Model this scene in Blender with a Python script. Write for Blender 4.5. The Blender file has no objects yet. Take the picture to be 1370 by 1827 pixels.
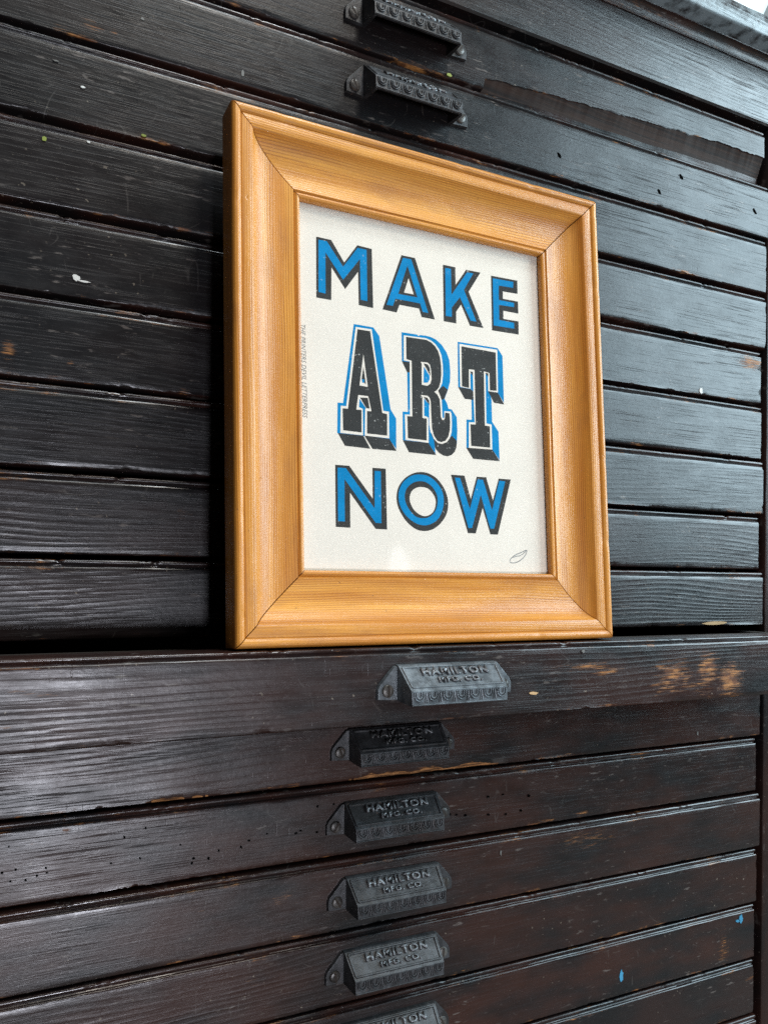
import bpy, bmesh, math, random
import numpy as np
from mathutils import Vector, Matrix

# ------------------------------------------------------------------ units
# Drawing unit = one drawer pitch (54.6 mm).  X right, Y into the cabinet, Z up;
# the closed drawer faces lie in Y = 0 and drawer k spans Z = -k .. -k+1 (unit heights).
S = 0.0546
ZF = 18.5                                   # floor lies 18.5 units below Z = 0
def W(x, y, z): return Vector((x * S, y * S, (z + ZF) * S))

sc = bpy.context.scene
col = sc.collection

# ------------------------------------------------------------------ camera
YAW, PITCH, ROLL = 0.47418, 0.00698, 0.01278
CAM = np.array([-1.89068, -10.17785, -7.20726]); FPX = 1473.031; PPX, PPY = 685.0, 1017.768
_f = np.array([math.sin(YAW) * math.cos(PITCH), math.cos(YAW) * math.cos(PITCH), math.sin(PITCH)])
_r = np.array([math.cos(YAW), -math.sin(YAW), 0.0]); _u = np.cross(_r, _f)
CR = math.cos(ROLL) * _r + math.sin(ROLL) * _u
CU = -math.sin(ROLL) * _r + math.cos(ROLL) * _u
CF = _f
cd = bpy.data.cameras.new('camera'); cam = bpy.data.objects.new('camera', cd); col.objects.link(cam)
cd.sensor_fit = 'HORIZONTAL'; cd.sensor_width = 36.0; cd.lens = 36.0 * FPX / 1370.0
cd.shift_y = (PPY - 913.5) / 1370.0
cd.clip_start = 0.01; cd.clip_end = 100
M = Matrix(((CR[0], CU[0], -CF[0], 0), (CR[1], CU[1], -CF[1], 0), (CR[2], CU[2], -CF[2], 0), (0, 0, 0, 1)))
M.translation = W(*CAM); cam.matrix_world = M
sc.camera = cam
def ray(px, py): return CF + CR * (px - PPX) / FPX - CU * (py - PPY) / FPX
def onY(px, py, Y=0.0):
    d = ray(px, py); return CAM + d * (Y - CAM[1]) / d[1]

# ------------------------------------------------------------------ light
w = bpy.data.worlds.new('World'); sc.world = w; w.use_nodes = True
w.node_tree.nodes['Background'].inputs[0].default_value = (0.62, 0.72, 0.85, 1)
w.node_tree.nodes['Background'].inputs[1].default_value = 0.035
def area(name, pos, target, sx, sy, watts, color):
    l = bpy.data.lights.new(name, 'AREA'); l.shape = 'RECTANGLE'; l.size = sx; l.size_y = sy
    l.energy = watts; l.color = color
    o = bpy.data.objects.new(name, l); col.objects.link(o)
    o.location = pos; o.rotation_euler = (Vector(target) - Vector(pos)).to_track_quat('-Z', 'Y').to_euler()
    return o
TGT = W(3.6, 0, -5)
def around(az, el, dist):                    # azimuth to the right of the cabinet's normal, elevation
    a, e = math.radians(az), math.radians(el)
    return TGT + Vector((math.sin(a) * math.cos(e), -math.cos(a) * math.cos(e), math.sin(e))) * dist
area('key_window', around(14, 53, 2.6), TGT, 0.5, 0.6, 24, (1.0, 0.93, 0.84))
area('skylight', around(24, 69, 2.4), TGT, 0.5, 0.5, 34, (0.86, 0.95, 1.0))
area('side_window', around(62, 19, 2.3), TGT, 1.35, 1.5, 80, (0.68, 0.89, 1.0))
area('low_window', W(1.0, -29, -15.0), W(1.0, 0, -11), 0.17, 0.27, 13.5, (0.88, 0.90, 1.0))
glint_ = area('glass_glint', W(18.3, -29, -4.3), W(3.1, -1, -7.0), 0.075, 0.30, 0.15, (1.0, 1.0, 1.0)); glint_.data.shape = 'ELLIPSE'   # small lamp added to make the pale reflection low in the glass
vs = sc.view_settings
sc.display_settings.display_device = 'sRGB'
vs.view_transform = 'Standard'; vs.look = 'None'; vs.exposure = 0.16; vs.gamma = 1.0; vs.use_curve_mapping = False

sc.cycles.use_denoising = False            # plain samples keep the fine grain of wood and ink
sc.cycles.use_adaptive_sampling = False

# ------------------------------------------------------------------ node helper
class NT:
    def __init__(s, name):
        s.m = bpy.data.materials.new(name); s.m.use_nodes = True
        s.t = s.m.node_tree; s.t.nodes.clear()
        s.out = s.t.nodes.new('ShaderNodeOutputMaterial')
    def n(s, typ, **kw):
        nd = s.t.nodes.new('ShaderNode' + typ)
        for k, v in kw.items(): setattr(nd, k, v)
        return nd
    def set(s, sock, v):
        if isinstance(v, bpy.types.NodeSocket): s.t.links.new(v, sock)
        elif v is not None:
            if sock.type == 'RGBA' and len(v) == 3: v = (*v, 1)
            sock.default_value = v
    def math(s, op, a, b=None, c=None, clamp=False):
        nd = s.n('Math', operation=op, use_clamp=clamp)
        for i, v in enumerate((a, b, c)):
            if v is not None: s.set(nd.inputs[i], v)
        return nd.outputs[0]
    def mapv(s, vec, scale=(1, 1, 1), loc=(0, 0, 0)):
        nd = s.n('Mapping'); s.set(nd.inputs['Vector'], vec)
        nd.inputs['Scale'].default_value = scale; nd.inputs['Location'].default_value = loc
        return nd.outputs[0]
    def noise(s, vec, scale=1.0, detail=2.0, rough=0.5, dist=0.0):
        nd = s.n('TexNoise'); s.set(nd.inputs['Vector'], vec)
        nd.inputs['Scale'].default_value = scale; nd.inputs['Detail'].default_value = detail
        nd.inputs['Roughness'].default_value = rough; nd.inputs['Distortion'].default_value = dist
        return nd.outputs['Fac']
    def ss(s, x, a, b, lo=0.0, hi=1.0):
        nd = s.n('MapRange', interpolation_type='SMOOTHSTEP')
        s.set(nd.inputs['Value'], x); nd.inputs['From Min'].default_value = a; nd.inputs['From Max'].default_value = b
        nd.inputs['To Min'].default_value = lo; nd.inputs['To Max'].default_value = hi
        return nd.outputs[0]
    def mix(s, f, a, b):
        nd = s.n('Mix', data_type='RGBA'); s.set(nd.inputs[0], f); s.set(nd.inputs[6], a); s.set(nd.inputs[7], b)
        return nd.outputs[2]
    def attr(s, name):
        nd = s.n('Attribute', attribute_name=name); return nd.outputs['Fac']
    def bump(s, h, strength, dist, normal=None):
        nd = s.n('Bump'); s.set(nd.inputs['Height'], h); nd.inputs['Strength'].default_value = strength
        nd.inputs['Distance'].default_value = dist
        if normal is not None: s.set(nd.inputs['Normal'], normal)
        return nd.outputs[0]
    def bsdf(s, color, rough, normal=None, metallic=0.0, spec=0.5, coat=0.0, coat_rough=0.1):
        b = s.n('BsdfPrincipled')
        s.set(b.inputs['Base Color'], color); s.set(b.inputs['Roughness'], rough)
        b.inputs['Metallic'].default_value = metallic; s.set(b.inputs['Specular IOR Level'], spec)
        s.set(b.inputs['Coat Weight'], coat); b.inputs['Coat Roughness'].default_value = coat_rough
        if normal is not None: s.set(b.inputs['Normal'], normal)
        s.t.links.new(b.outputs[0], s.out.inputs[0]); return b

def mat_black_wood(name, raw=False, vertical=False, pale=1.0, graze_light=0.0):
    t = NT(name)
    pos = t.n('NewGeometry').outputs['Position']
    if vertical:                             # swap X and Z so the grain runs upright
        sp = t.n('SeparateXYZ'); t.set(sp.inputs[0], pos); cb = t.n('CombineXYZ')
        t.set(cb.inputs[0], sp.outputs[2]); t.set(cb.inputs[1], sp.outputs[1]); t.set(cb.inputs[2], sp.outputs[0])
        pos = cb.outputs[0]
    sep = t.n('SeparateXYZ'); t.set(sep.inputs[0], pos)
    warp = t.noise(t.mapv(pos, (2.6, 6, 13)), 1.0, 1.0, 0.4)
    warp2 = t.noise(t.mapv(pos, (14, 14, 60)), 1.0, 2.0, 0.5)
    ph = t.math('ADD', t.math('MULTIPLY', sep.outputs[2], 1500.0), t.math('MULTIPLY', warp, 85.0))
    ph = t.math('ADD', ph, t.math('MULTIPLY', warp2, 3.5))
    ring = t.math('ADD', t.math('MULTIPLY', t.math('SINE', ph), 0.5), 0.5)
    ring = t.math('POWER', ring, 2.2)
    fib = t.noise(t.mapv(pos, (15, 60, 1000)), 1.0, 3.0, 0.6)
    fib2 = t.noise(t.mapv(pos, (9, 60, 420)), 1.0, 2.0, 0.55)
    area_ = t.ss(t.noise(t.mapv(pos, (3.5, 6, 9), (3, 1, 7)), 1.0, 2.0), 0.38, 0.66)
    h = t.math('ADD', t.math('MULTIPLY', ring, t.math('MULTIPLY', t.attr('grain'), t.math('ADD', t.math('MULTIPLY', area_, 0.85), 0.08))), t.math('MULTIPLY', fib, 0.75))
    h = t.math('ADD', h, t.math('MULTIPLY', fib2, 0.45))
    lump = t.noise(pos, 45.0, 2.0)
    h = t.math('ADD', h, t.math('MULTIPLY', lump, 0.6))
    h = t.math('ADD', h, t.math('MULTIPLY', t.noise(t.mapv(pos, (260, 260, 420)), 1.0, 3.0, 0.6), 0.55))
    # scratches: thin irregular streaks in several directions
    scr = t.noise(t.mapv(pos, (520, 60, 70), (2, 0, 0)), 1.0, 1.0)
    scr_m = t.math('MULTIPLY', t.ss(scr, 0.70, 0.75), t.ss(t.noise(pos, 24.0, 2.0), 0.50, 0.62))
    h = t.math('SUBTRACT', h, t.math('MULTIPLY', scr_m, 0.5))
    pore = t.math('MULTIPLY', t.ss(t.math('ADD', fib, t.math('MULTIPLY', ring, t.math('MULTIPLY', area_, 0.10))), 0.53, 0.68), t.ss(t.noise(t.mapv(pos, (8, 20, 30)), 1.0, 3.0), 0.25, 0.60))
    h = t.math('SUBTRACT', h, t.math('MULTIPLY', pore, 0.7))
    nrm = t.bump(h, 0.24, 0.0006)
    brown = t.attr('brown')
    tone = t.math('MULTIPLY', t.noise(t.mapv(pos, (9, 9, 26)), 1.0, 3.0, 0.6), 1.0)
    bf = t.math('MULTIPLY', brown, t.ss(tone, 0.30, 0.68), clamp=True)
    if raw:
        k_ = lambda *v: tuple(x * pale * q for x, q in zip(v, (1, 1, 1) if pale == 1 else (1.15, 0.8, 0.55)))
        c = t.mix(t.ss(fib2, 0.35, 0.65), k_(0.016, 0.010, 0.008), k_(0.036, 0.020, 0.014))
        c = t.mix(t.ss(fib, 0.55, 0.75), c, k_(0.060, 0.033, 0.021))
        if pale > 1:
            c = t.mix(t.ss(t.noise(t.mapv(pos, (60, 90, 700)), 1.0, 5.0, 0.7), 0.40, 0.60), (0.055, 0.024, 0.011), (0.36, 0.165, 0.060))
        t.bsdf(c, 0.75, nrm, spec=0.25)
        return t.m
    c = t.mix(bf, (0.0060, 0.0062, 0.0068), (0.030, 0.0110, 0.0075))
    # rubbed grey scuffs and dust in the pores
    sc1 = t.noise(t.mapv(pos, (70, 70, 330), (5, 3, 1)), 1.0, 3.0, 0.6)
    sc_m = t.math('MULTIPLY', t.ss(sc1, 0.60, 0.70), t.ss(t.noise(t.mapv(pos, (14, 14, 30), (1, 2, 3)), 1.0, 3.0), 0.45, 0.62))
    c = t.mix(t.math('MULTIPLY', sc_m, 0.6), c, (0.13, 0.112, 0.10))
    sp1 = t.noise(pos, 330.0, 1.0)
    sp_m = t.math('MULTIPLY', t.ss(sp1, 0.745, 0.78), t.ss(t.noise(pos, 17.0, 2.0), 0.44, 0.60))
    c = t.mix(t.math('MULTIPLY', sp_m, 0.35), c, (0.30, 0.25, 0.19))
    if graze_light: c = t.mix(t.math('MULTIPLY', t.ss(t.noise(pos, 60.0, 4.0, 0.65), 0.30, 0.58), graze_light), c, (0.30, 0.36, 0.38))  # pale blue-grey mottle: grazing light painted into the wood colour
    hs = None
    for sv, lo in (((16, 9, 30), (1, 2, 3)), ((34, 20, 11), (6, 1, 2))):       # fine hair scratches
        nn = t.noise(t.mapv(pos, sv, lo), 1.0, 1.0)
        bnd = t.math('SUBTRACT', 1.0, t.ss(t.math('ABSOLUTE', t.math('SUBTRACT', nn, 0.5)), 0.0, 0.006))
        bnd = t.math('MULTIPLY', bnd, t.ss(t.noise(t.mapv(pos, (40, 40, 55), lo), 1.0, 2.0), 0.57, 0.66))
        hs = bnd if hs is None else t.math('MAXIMUM', hs, bnd)
    c = t.mix(t.math('MULTIPLY', hs, 0.16), c, (0.17, 0.155, 0.14))
    # worn-through places (vertex attribute carries where, noise gives the ragged outline)
    wear = t.attr('wear')
    wn = t.noise(t.mapv(pos, (48, 90, 760), (9, 1, 4)), 1.0, 6.0, 0.75)
    wm = t.ss(t.math('ADD', wear, t.math('MULTIPLY', t.math('SUBTRACT', wn, 0.5), 3.0)), 0.55, 1.10)
    wc = t.mix(t.ss(t.noise(t.mapv(pos, (90, 60, 260)), 1.0, 3.0, 0.6), 0.38, 0.62), (0.12, 0.042, 0.014), (0.36, 0.155, 0.045))
    c = t.mix(t.math('MULTIPLY', wm, 0.9), c, wc)
    rough = t.math('ADD', 0.16, t.math('MULTIPLY', t.noise(t.mapv(pos, (30, 40, 60)), 1.0, 5.0, 0.7), 0.34))
    rough = t.math('ADD', rough, t.math('MULTIPLY', t.math('MAXIMUM', wm, pore), 0.22), clamp=True)
    rough = t.math('MULTIPLY', rough, t.math('SUBTRACT', 1.0, t.math('MULTIPLY', t.math('MULTIPLY', t.attr('edge'), t.ss(t.noise(t.mapv(pos, (22, 40, 90)), 1.0, 4.0, 0.7), 0.42, 0.62)), 0.42)))
    spec = t.math('MULTIPLY', t.attr('gloss'), t.math('SUBTRACT', 1.0, t.math('MULTIPLY', t.math('MAXIMUM', pore, t.math('MULTIPLY', wm, 0.7)), 0.45)))
    t.bsdf(c, rough, nrm, spec=spec)
    return t.m

def mat_pine(name):
    t = NT(name)
    uv = t.n('UVMap', uv_map='UVMap').outputs[0]
    sep = t.n('SeparateXYZ'); t.set(sep.inputs[0], uv)
    warp = t.noise(t.mapv(uv, (3.2, 22, 1)), 1.0, 2.0, 0.5)
    ph = t.math('ADD', t.math('MULTIPLY', sep.outputs[1], 3600.0), t.math('MULTIPLY', warp, 62.0))
    ring = t.math('POWER', t.math('ADD', t.math('MULTIPLY', t.math('SINE', ph), 0.5), 0.5), 3.0)
    str_ = t.ss(t.noise(t.mapv(uv, (6.0, 130, 1), (3, 2, 0)), 1.0, 3.0), 0.36, 0.66)
    fib = t.noise(t.mapv(uv, (30, 1900, 1)), 1.0, 3.0, 0.6)
    tone = t.noise(t.mapv(uv, (5, 85, 1), (1, 5, 0)), 1.0, 4.0, 0.6)
    blot = t.noise(t.mapv(uv, (18, 40, 1), (4, 5, 0)), 1.0, 3.0, 0.6)
    c = t.mix(t.ss(tone, 0.3, 0.7), (0.47, 0.172, 0.020), (0.68, 0.310, 0.050))
    big = t.noise(t.mapv(uv, (2.2, 16, 1), (2, 9, 0)), 1.0, 2.0)
    c = t.mix(t.math('MULTIPLY', t.ss(big, 0.35, 0.68), 0.45), c, (0.36, 0.125, 0.016))
    c = t.mix(t.math('MULTIPLY', t.math('MULTIPLY', ring, str_), 0.80), c, (0.24, 0.066, 0.009))
    c = t.mix(t.math('MULTIPLY', t.ss(fib, 0.48, 0.72), 0.42), c, (0.33, 0.13, 0.035))
    c = t.mix(t.math('MULTIPLY', t.ss(blot, 0.52, 0.75), 0.38), c, (0.26, 0.095, 0.022))
    spk = t.noise(t.mapv(uv, (320, 420, 1)), 1.0, 1.0)
    c = t.mix(t.math('MULTIPLY', t.ss(spk, 0.75, 0.80), 0.55), c, (0.10, 0.045, 0.018))
    h = t.math('ADD', t.math('MULTIPLY', fib, 0.5), t.math('MULTIPLY', t.noise(t.mapv(uv, (40, 60, 1)), 1.0, 2.0), 1.2))
    h = t.math('SUBTRACT', h, t.math('MULTIPLY', ring, 0.18))
    nrm = t.bump(h, 0.30, 0.0009)
    dent = t.noise(t.mapv(uv, (160, 170, 1), (7, 3, 0)), 1.0, 1.0)
    h = t.math('SUBTRACT', h, t.math('MULTIPLY', t.ss(dent, 0.76, 0.84), 1.2))
    nrm = t.bump(h, 0.34, 0.0009)
    rough = t.math('ADD', 0.28, t.math('MULTIPLY', blot, 0.24))
    b = t.bsdf(c, rough, nrm, spec=0.35, coat=0.26, coat_rough=0.2)
    t.set(b.inputs['Coat Roughness'], t.math('ADD', 0.06, t.math('MULTIPLY', t.noise(t.mapv(uv, (25, 60, 1)), 1.0, 4.0, 0.65), 0.30)))
    t.set(b.inputs['Coat Normal'], nrm)
    return t.m

def mat_iron(name, tint=(0.027, 0.028, 0.030), rough=0.36):
    t = NT(name)
    pos = t.n('NewGeometry').outputs['Position']
    n1 = t.noise(pos, 900.0, 3.0, 0.6); n2 = t.noise(pos, 130.0, 3.0, 0.6)
    rnd = t.n('ObjectInfo').outputs['Random']
    c = t.mix(t.ss(n2, 0.35, 0.7), tint, tuple(v * 2.0 for v in tint))
    c = t.mix(t.math('MULTIPLY', t.ss(t.noise(t.mapv(pos, (60, 60, 60)), 1.0, 3.0), 0.35, 0.65), rnd), c, (0.022, 0.020, 0.019))
    c = t.mix(t.math('MULTIPLY', t.ss(t.noise(pos, 260.0, 3.0, 0.6), 0.64, 0.74), 0.5), c, (0.10, 0.05, 0.03))
    h = t.math('ADD', t.math('MULTIPLY', n1, 0.6), n2)
    r = t.math('ADD', rough - 0.08, t.math('MULTIPLY', n2, 0.25))
    t.bsdf(c, r, t.bump(h, 0.35, 0.0006), metallic=0.35, spec=0.5)
    return t.m

def mat_ink(name, color, speck):
    t = NT(name)
    pos = t.n('NewGeometry').outputs['Position']
    n1 = t.noise(pos, 1500.0, 2.0, 0.6); n2 = t.noise(pos, 60.0, 3.0, 0.6); n3 = t.noise(pos, 420.0, 2.0, 0.6)
    m = t.math('MULTIPLY', t.ss(n3, 0.66, 0.72), t.ss(n2, 0.44, 0.60))
    c = t.mix(t.math('MULTIPLY', t.ss(n2, 0.3, 0.7), 0.30), color, tuple(v * 1.6 + 0.01 for v in color))
    c = t.mix(t.math('MULTIPLY', t.ss(n1, 0.52, 0.68), 0.05), c, (0.45, 0.44, 0.42))
    c = t.mix(t.math('MULTIPLY', m, speck), c, (0.72, 0.70, 0.66))
    t.bsdf(c, 0.7, spec=0.08)
    return t.m

def mat_plain(name, color, rough=0.6, var=0.12, scale=40.0, spec=0.4, bump=0.1):
    t = NT(name)
    pos = t.n('NewGeometry').outputs['Position']
    n1 = t.noise(pos, scale, 4.0, 0.6); n2 = t.noise(pos, scale * 14, 3.0, 0.6)
    c = t.mix(t.ss(n1, 0.3, 0.7), tuple(v * (1 - var) for v in color), tuple(min(1, v * (1 + var)) for v in color))
    t.bsdf(c, rough, t.bump(t.math('ADD', n1, t.math('MULTIPLY', n2, 0.4)), bump, 0.0008), spec=spec)
    return t.m

def mat_glass(name):
    t = NT(name)
    tr = t.n('BsdfTransparent'); tr.inputs[0].default_value = (0.985, 0.99, 0.985, 1)
    gl = t.n('BsdfGlossy'); gl.inputs['Roughness'].default_value = 0.05
    lw = t.n('LayerWeight'); lw.inputs[0].default_value = 0.5
    fr = t.math('ADD', 0.03, t.math('MULTIPLY', t.math('POWER', lw.outputs['Facing'], 5.0), 0.9))
    mx = t.n('MixShader'); t.set(mx.inputs[0], fr)
    t.t.links.new(tr.outputs[0], mx.inputs[1]); t.t.links.new(gl.outputs[0], mx.inputs[2])
    t.t.links.new(mx.outputs[0], t.out.inputs[0])
    return t.m

BLACK = mat_black_wood('ebonised_wood'); RAW = mat_black_wood('broken_wood', raw=True); RAWPALE = mat_black_wood('fresh_broken_wood', raw=True, pale=11.0)
LITEDGE = mat_black_wood('edge_lit_wood', graze_light=0.6)  # top slab's wood, with the light on its edge painted in
BLACKV = mat_black_wood('ebonised_wood_upright', vertical=True)
PINE = mat_pine('varnished_pine'); IRON = mat_iron('cast_iron'); POLISHED_LIT = mat_iron('worn_lit_iron', (0.072, 0.082, 0.089), 0.30); RUBBED = mat_iron('rubbed_iron', (0.085, 0.088, 0.092), 0.30); SCREW = mat_iron('screw_steel', (0.05, 0.047, 0.043), 0.36)  # open drawer's iron: rubbed, with overhead light painted into its paler colour
PAPER = mat_plain('print_paper', (0.750, 0.668, 0.585), 0.75, 0.025, 25.0, 0.2, 0.03)
INKBLUE = mat_ink('blue_ink', (0.000, 0.185, 0.410), 0.35); INKBLACK = mat_ink('black_ink', (0.036, 0.035, 0.034), 0.55)
PENCIL = mat_plain('pencil_grey', (0.16, 0.16, 0.165), 0.6); GREYINK = mat_plain('grey_ink', (0.16, 0.155, 0.15), 0.7)
GLASS = mat_glass('thin_glass'); KRAFT = mat_plain('backing_card', (0.25, 0.17, 0.10), 0.85)
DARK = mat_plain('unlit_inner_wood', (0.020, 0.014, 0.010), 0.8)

# ------------------------------------------------------------------ object helpers
def link(name, me, parent=None, mats=(), loc=None):
    o = bpy.data.objects.new(name, me); col.objects.link(o)
    for m in mats: me.materials.append(m)
    if loc is not None: o.location = loc
    if parent is not None: o.parent = parent
    return o
def from_bm(name, bm, mats, parent=None, smooth=False, loc=None):
    me = bpy.data.meshes.new(name); bmesh.ops.recalc_face_normals(bm, faces=bm.faces); bm.to_mesh(me); bm.free()
    if smooth:
        me.polygons.foreach_set('use_smooth', [True] * len(me.polygons))
        me.set_sharp_from_angle(angle=math.radians(38))
    return link(name, me, parent, mats, loc)
def empty(name, loc, parent=None):
    o = bpy.data.objects.new(name, None); col.objects.link(o); o.location = loc; o.empty_display_size = 0.05
    if parent: o.parent = parent
    return o
def box(bm, x0, x1, y0, y1, z0, z1, bev=0.0):
    vs_ = [bm.verts.new((x * S, y * S, z * S)) for x in (x0, x1) for y in (y0, y1) for z in (z0, z1)]
    q = [(0, 1, 3, 2), (4, 6, 7, 5), (0, 4, 5, 1), (2, 3, 7, 6), (0, 2, 6, 4), (1, 5, 7, 3)]
    fs = [bm.faces.new([vs_[i] for i in f]) for f in q]
    if bev > 0:
        es = list({e for f in fs for e in f.edges})
        bmesh.ops.bevel(bm, geom=es, offset=bev * S, segments=2, affect='EDGES', profile=0.5)
def set_attr(me, name, vals):
    a = me.attributes.new(name, 'FLOAT', 'POINT'); a.data.foreach_set('value', np.asarray(vals, np.float32))
def noise1(x, seed, n=6, f0=0.4, gain=1.7, amp=0.6):
    rs = np.random.RandomState(seed); r = np.zeros_like(x); a = 1.0; f = f0
    for i in range(n):
        r += a * np.sin(x * f * 2 * math.pi + rs.rand() * 6.28 + 1.7 * np.sin(x * f * 1.9 + rs.rand() * 6.28)); f *= gain; a *= amp
    return r

# ================================================================== the setting
bm = bmesh.new(); box(bm, -60, 60, -70, 12, -0.5, 0)
fl = from_bm('floor', bm, [mat_plain('floor_boards', (0.10, 0.07, 0.05), 0.55, 0.3, 6.0)], loc=(0, 0, 0)); fl['kind'] = 'structure'
bm = bmesh.new(); box(bm, -60, 60, 11.4, 12, 0, 50)
wl = from_bm('wall', bm, [mat_plain('grey_plaster', (0.13, 0.135, 0.13), 0.8, 0.1, 8.0)]); wl['kind'] = 'structure'

# ================================================================== the cabinet
XL, XR = -4.10, 11.01                        # drawer ends
OPEN = 9; EOUT = 1.3563                      # the pulled-out drawer and how far it stands out
G = 0.1417                                   # height of the bead strip + gap above each face
cab = empty('type_cabinet', W((XL + XR) / 2, 0, -ZF))
cab['label'] = 'black worn wooden cabinet with many shallow drawers and cast iron pulls'
cab['category'] = 'cabinet'
CO = Vector(cab.location)
def cpart(name, bm, mats, smooth=False):     # bmesh in unit coordinates (box() scales) relative to unit origin
    o = from_bm(name, bm, mats, cab, smooth); o.location = W(0, 0, 0) - CO
    n = len(o.data.vertices)
    for an, av in (('brown', 0.8), ('wear', 0.05), ('gloss', 0.4), ('grain', 0.4), ('edge', 0.0)): set_attr(o.data, an, np.full(n, av))
    return o
# uprights, sides, inner boards
bm = bmesh.new(); box(bm, XR + 0.075, XR + 0.95, -0.02, 0.5, -16.05, 1.04, 0.03); cpart('stile', bm, [BLACKV], True)
bm = bmesh.new(); box(bm, XL - 0.95, XL - 0.075, -0.02, 0.5, -16.05, 1.04, 0.03); cpart('stile', bm, [BLACKV], True)
bm = bmesh.new(); box(bm, XR + 0.45, XR + 0.93, 0.503, 9.5, -16.05, 2.15); cpart('side_panel', bm, [BLACKV])
bm = bmesh.new(); box(bm, XL - 0.93, XL - 0.45, 0.503, 9.5, -16.05, 2.15); cpart('side_panel', bm, [BLACKV])
bm = bmesh.new(); box(bm, XL - 0.44, XR + 0.44, 9.1, 9.5, -16.05, 2.15); cpart('back_panel', bm, [DARK])
bm = bmesh.new(); box(bm, XL - 0.07, XR + 0.07, 0.62, 0.9, -7.94, 2.1); cpart('inner_board', bm, [DARK])
bm = bmesh.new(); box(bm, XL - 0.07, XR + 0.07, 0.62, 0.9, -16.0, -9.06); cpart('inner_board', bm, [DARK])
bm = bmesh.new(); box(bm, XL - 0.95, XR + 0.95, -0.03, 0.5, -18.5, -16.08, 0.03); cpart('plinth', bm, [BLACK], True)
# top: frieze board, cove moulding, overhanging slab
def strip(name, prof, x0, x1, n, mats, wearf=None, brown=0.4, smooth=True, wob=0.0, seed=1):
    """a board with the cross-section prof [(y,z)...] run along X"""
    xs = np.linspace(x0, x1, n); m = len(prof); V = []; wr = []
    for i, x in enumerate(xs):
        for j, (y, z) in enumerate(prof):
            V.append((x * S, y * S, z * S)); wr.append(0 if wearf is None else wearf(x, y, z))
    F = [(i * m + j, (i + 1) * m + j, (i + 1) * m + (j + 1) % m, i * m + (j + 1) % m) for i in range(n - 1) for j in range(m)]
    F += [tuple(range(m)), tuple((n - 1) * m + j for j in reversed(range(m)))]
    me = bpy.data.meshes.new(name); me.from_pydata(V, [], F)
    b2 = bmesh.new(); b2.from_mesh(me); bmesh.ops.recalc_face_normals(b2, faces=b2.faces); b2.to_mesh(me); b2.free()
    if smooth:
        me.polygons.foreach_set('use_smooth', [True] * len(me.polygons)); me.set_sharp_from_angle(angle=math.radians(40))
    set_attr(me, 'wear', wr)
    for an, av in (('brown', brown), ('gloss', 0.55), ('grain', 0.8), ('edge', 0.0)): set_attr(me, an, np.full(len(V), av))
    o = link(name, me, cab, mats); o.location = W(0, 0, 0) - CO
    return o
strip('frieze_board', [(-0.03, 1.075), (-0.045, 1.09), (-0.045, 2.215), (0.5, 2.215), (0.5, 1.06), (-0.015, 1.06)], XL - 0.95, XR + 0.95, 60, [BLACK], brown=0.35)
cv = [(-0.05, 2.03), (-0.065, 2.03)] + [(-0.065 - 0.13 * (1 - math.cos(a)), 2.045 + 0.16 * math.sin(a)) for a in np.linspace(0, math.pi / 2, 7)] + [(-0.2, 2.218), (-0.05, 2.218)]
strip('cove_moulding', cv, XL - 0.95, XR + 0.95, 60, [BLACK], wearf=lambda x, y, z: 0.42, brown=1.0)
slab = [(-0.50, 2.26), (-0.485, 2.235), (-0.46, 2.222), (9.7, 2.222), (9.7, 2.60), (-0.46, 2.60), (-0.485, 2.59), (-0.50, 2.565)]
strip('top_slab', slab, XL - 1.3, XR + 1.3, 90, [LITEDGE], wearf=lambda x, y, z: 0.1, brown=0.4)

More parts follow.
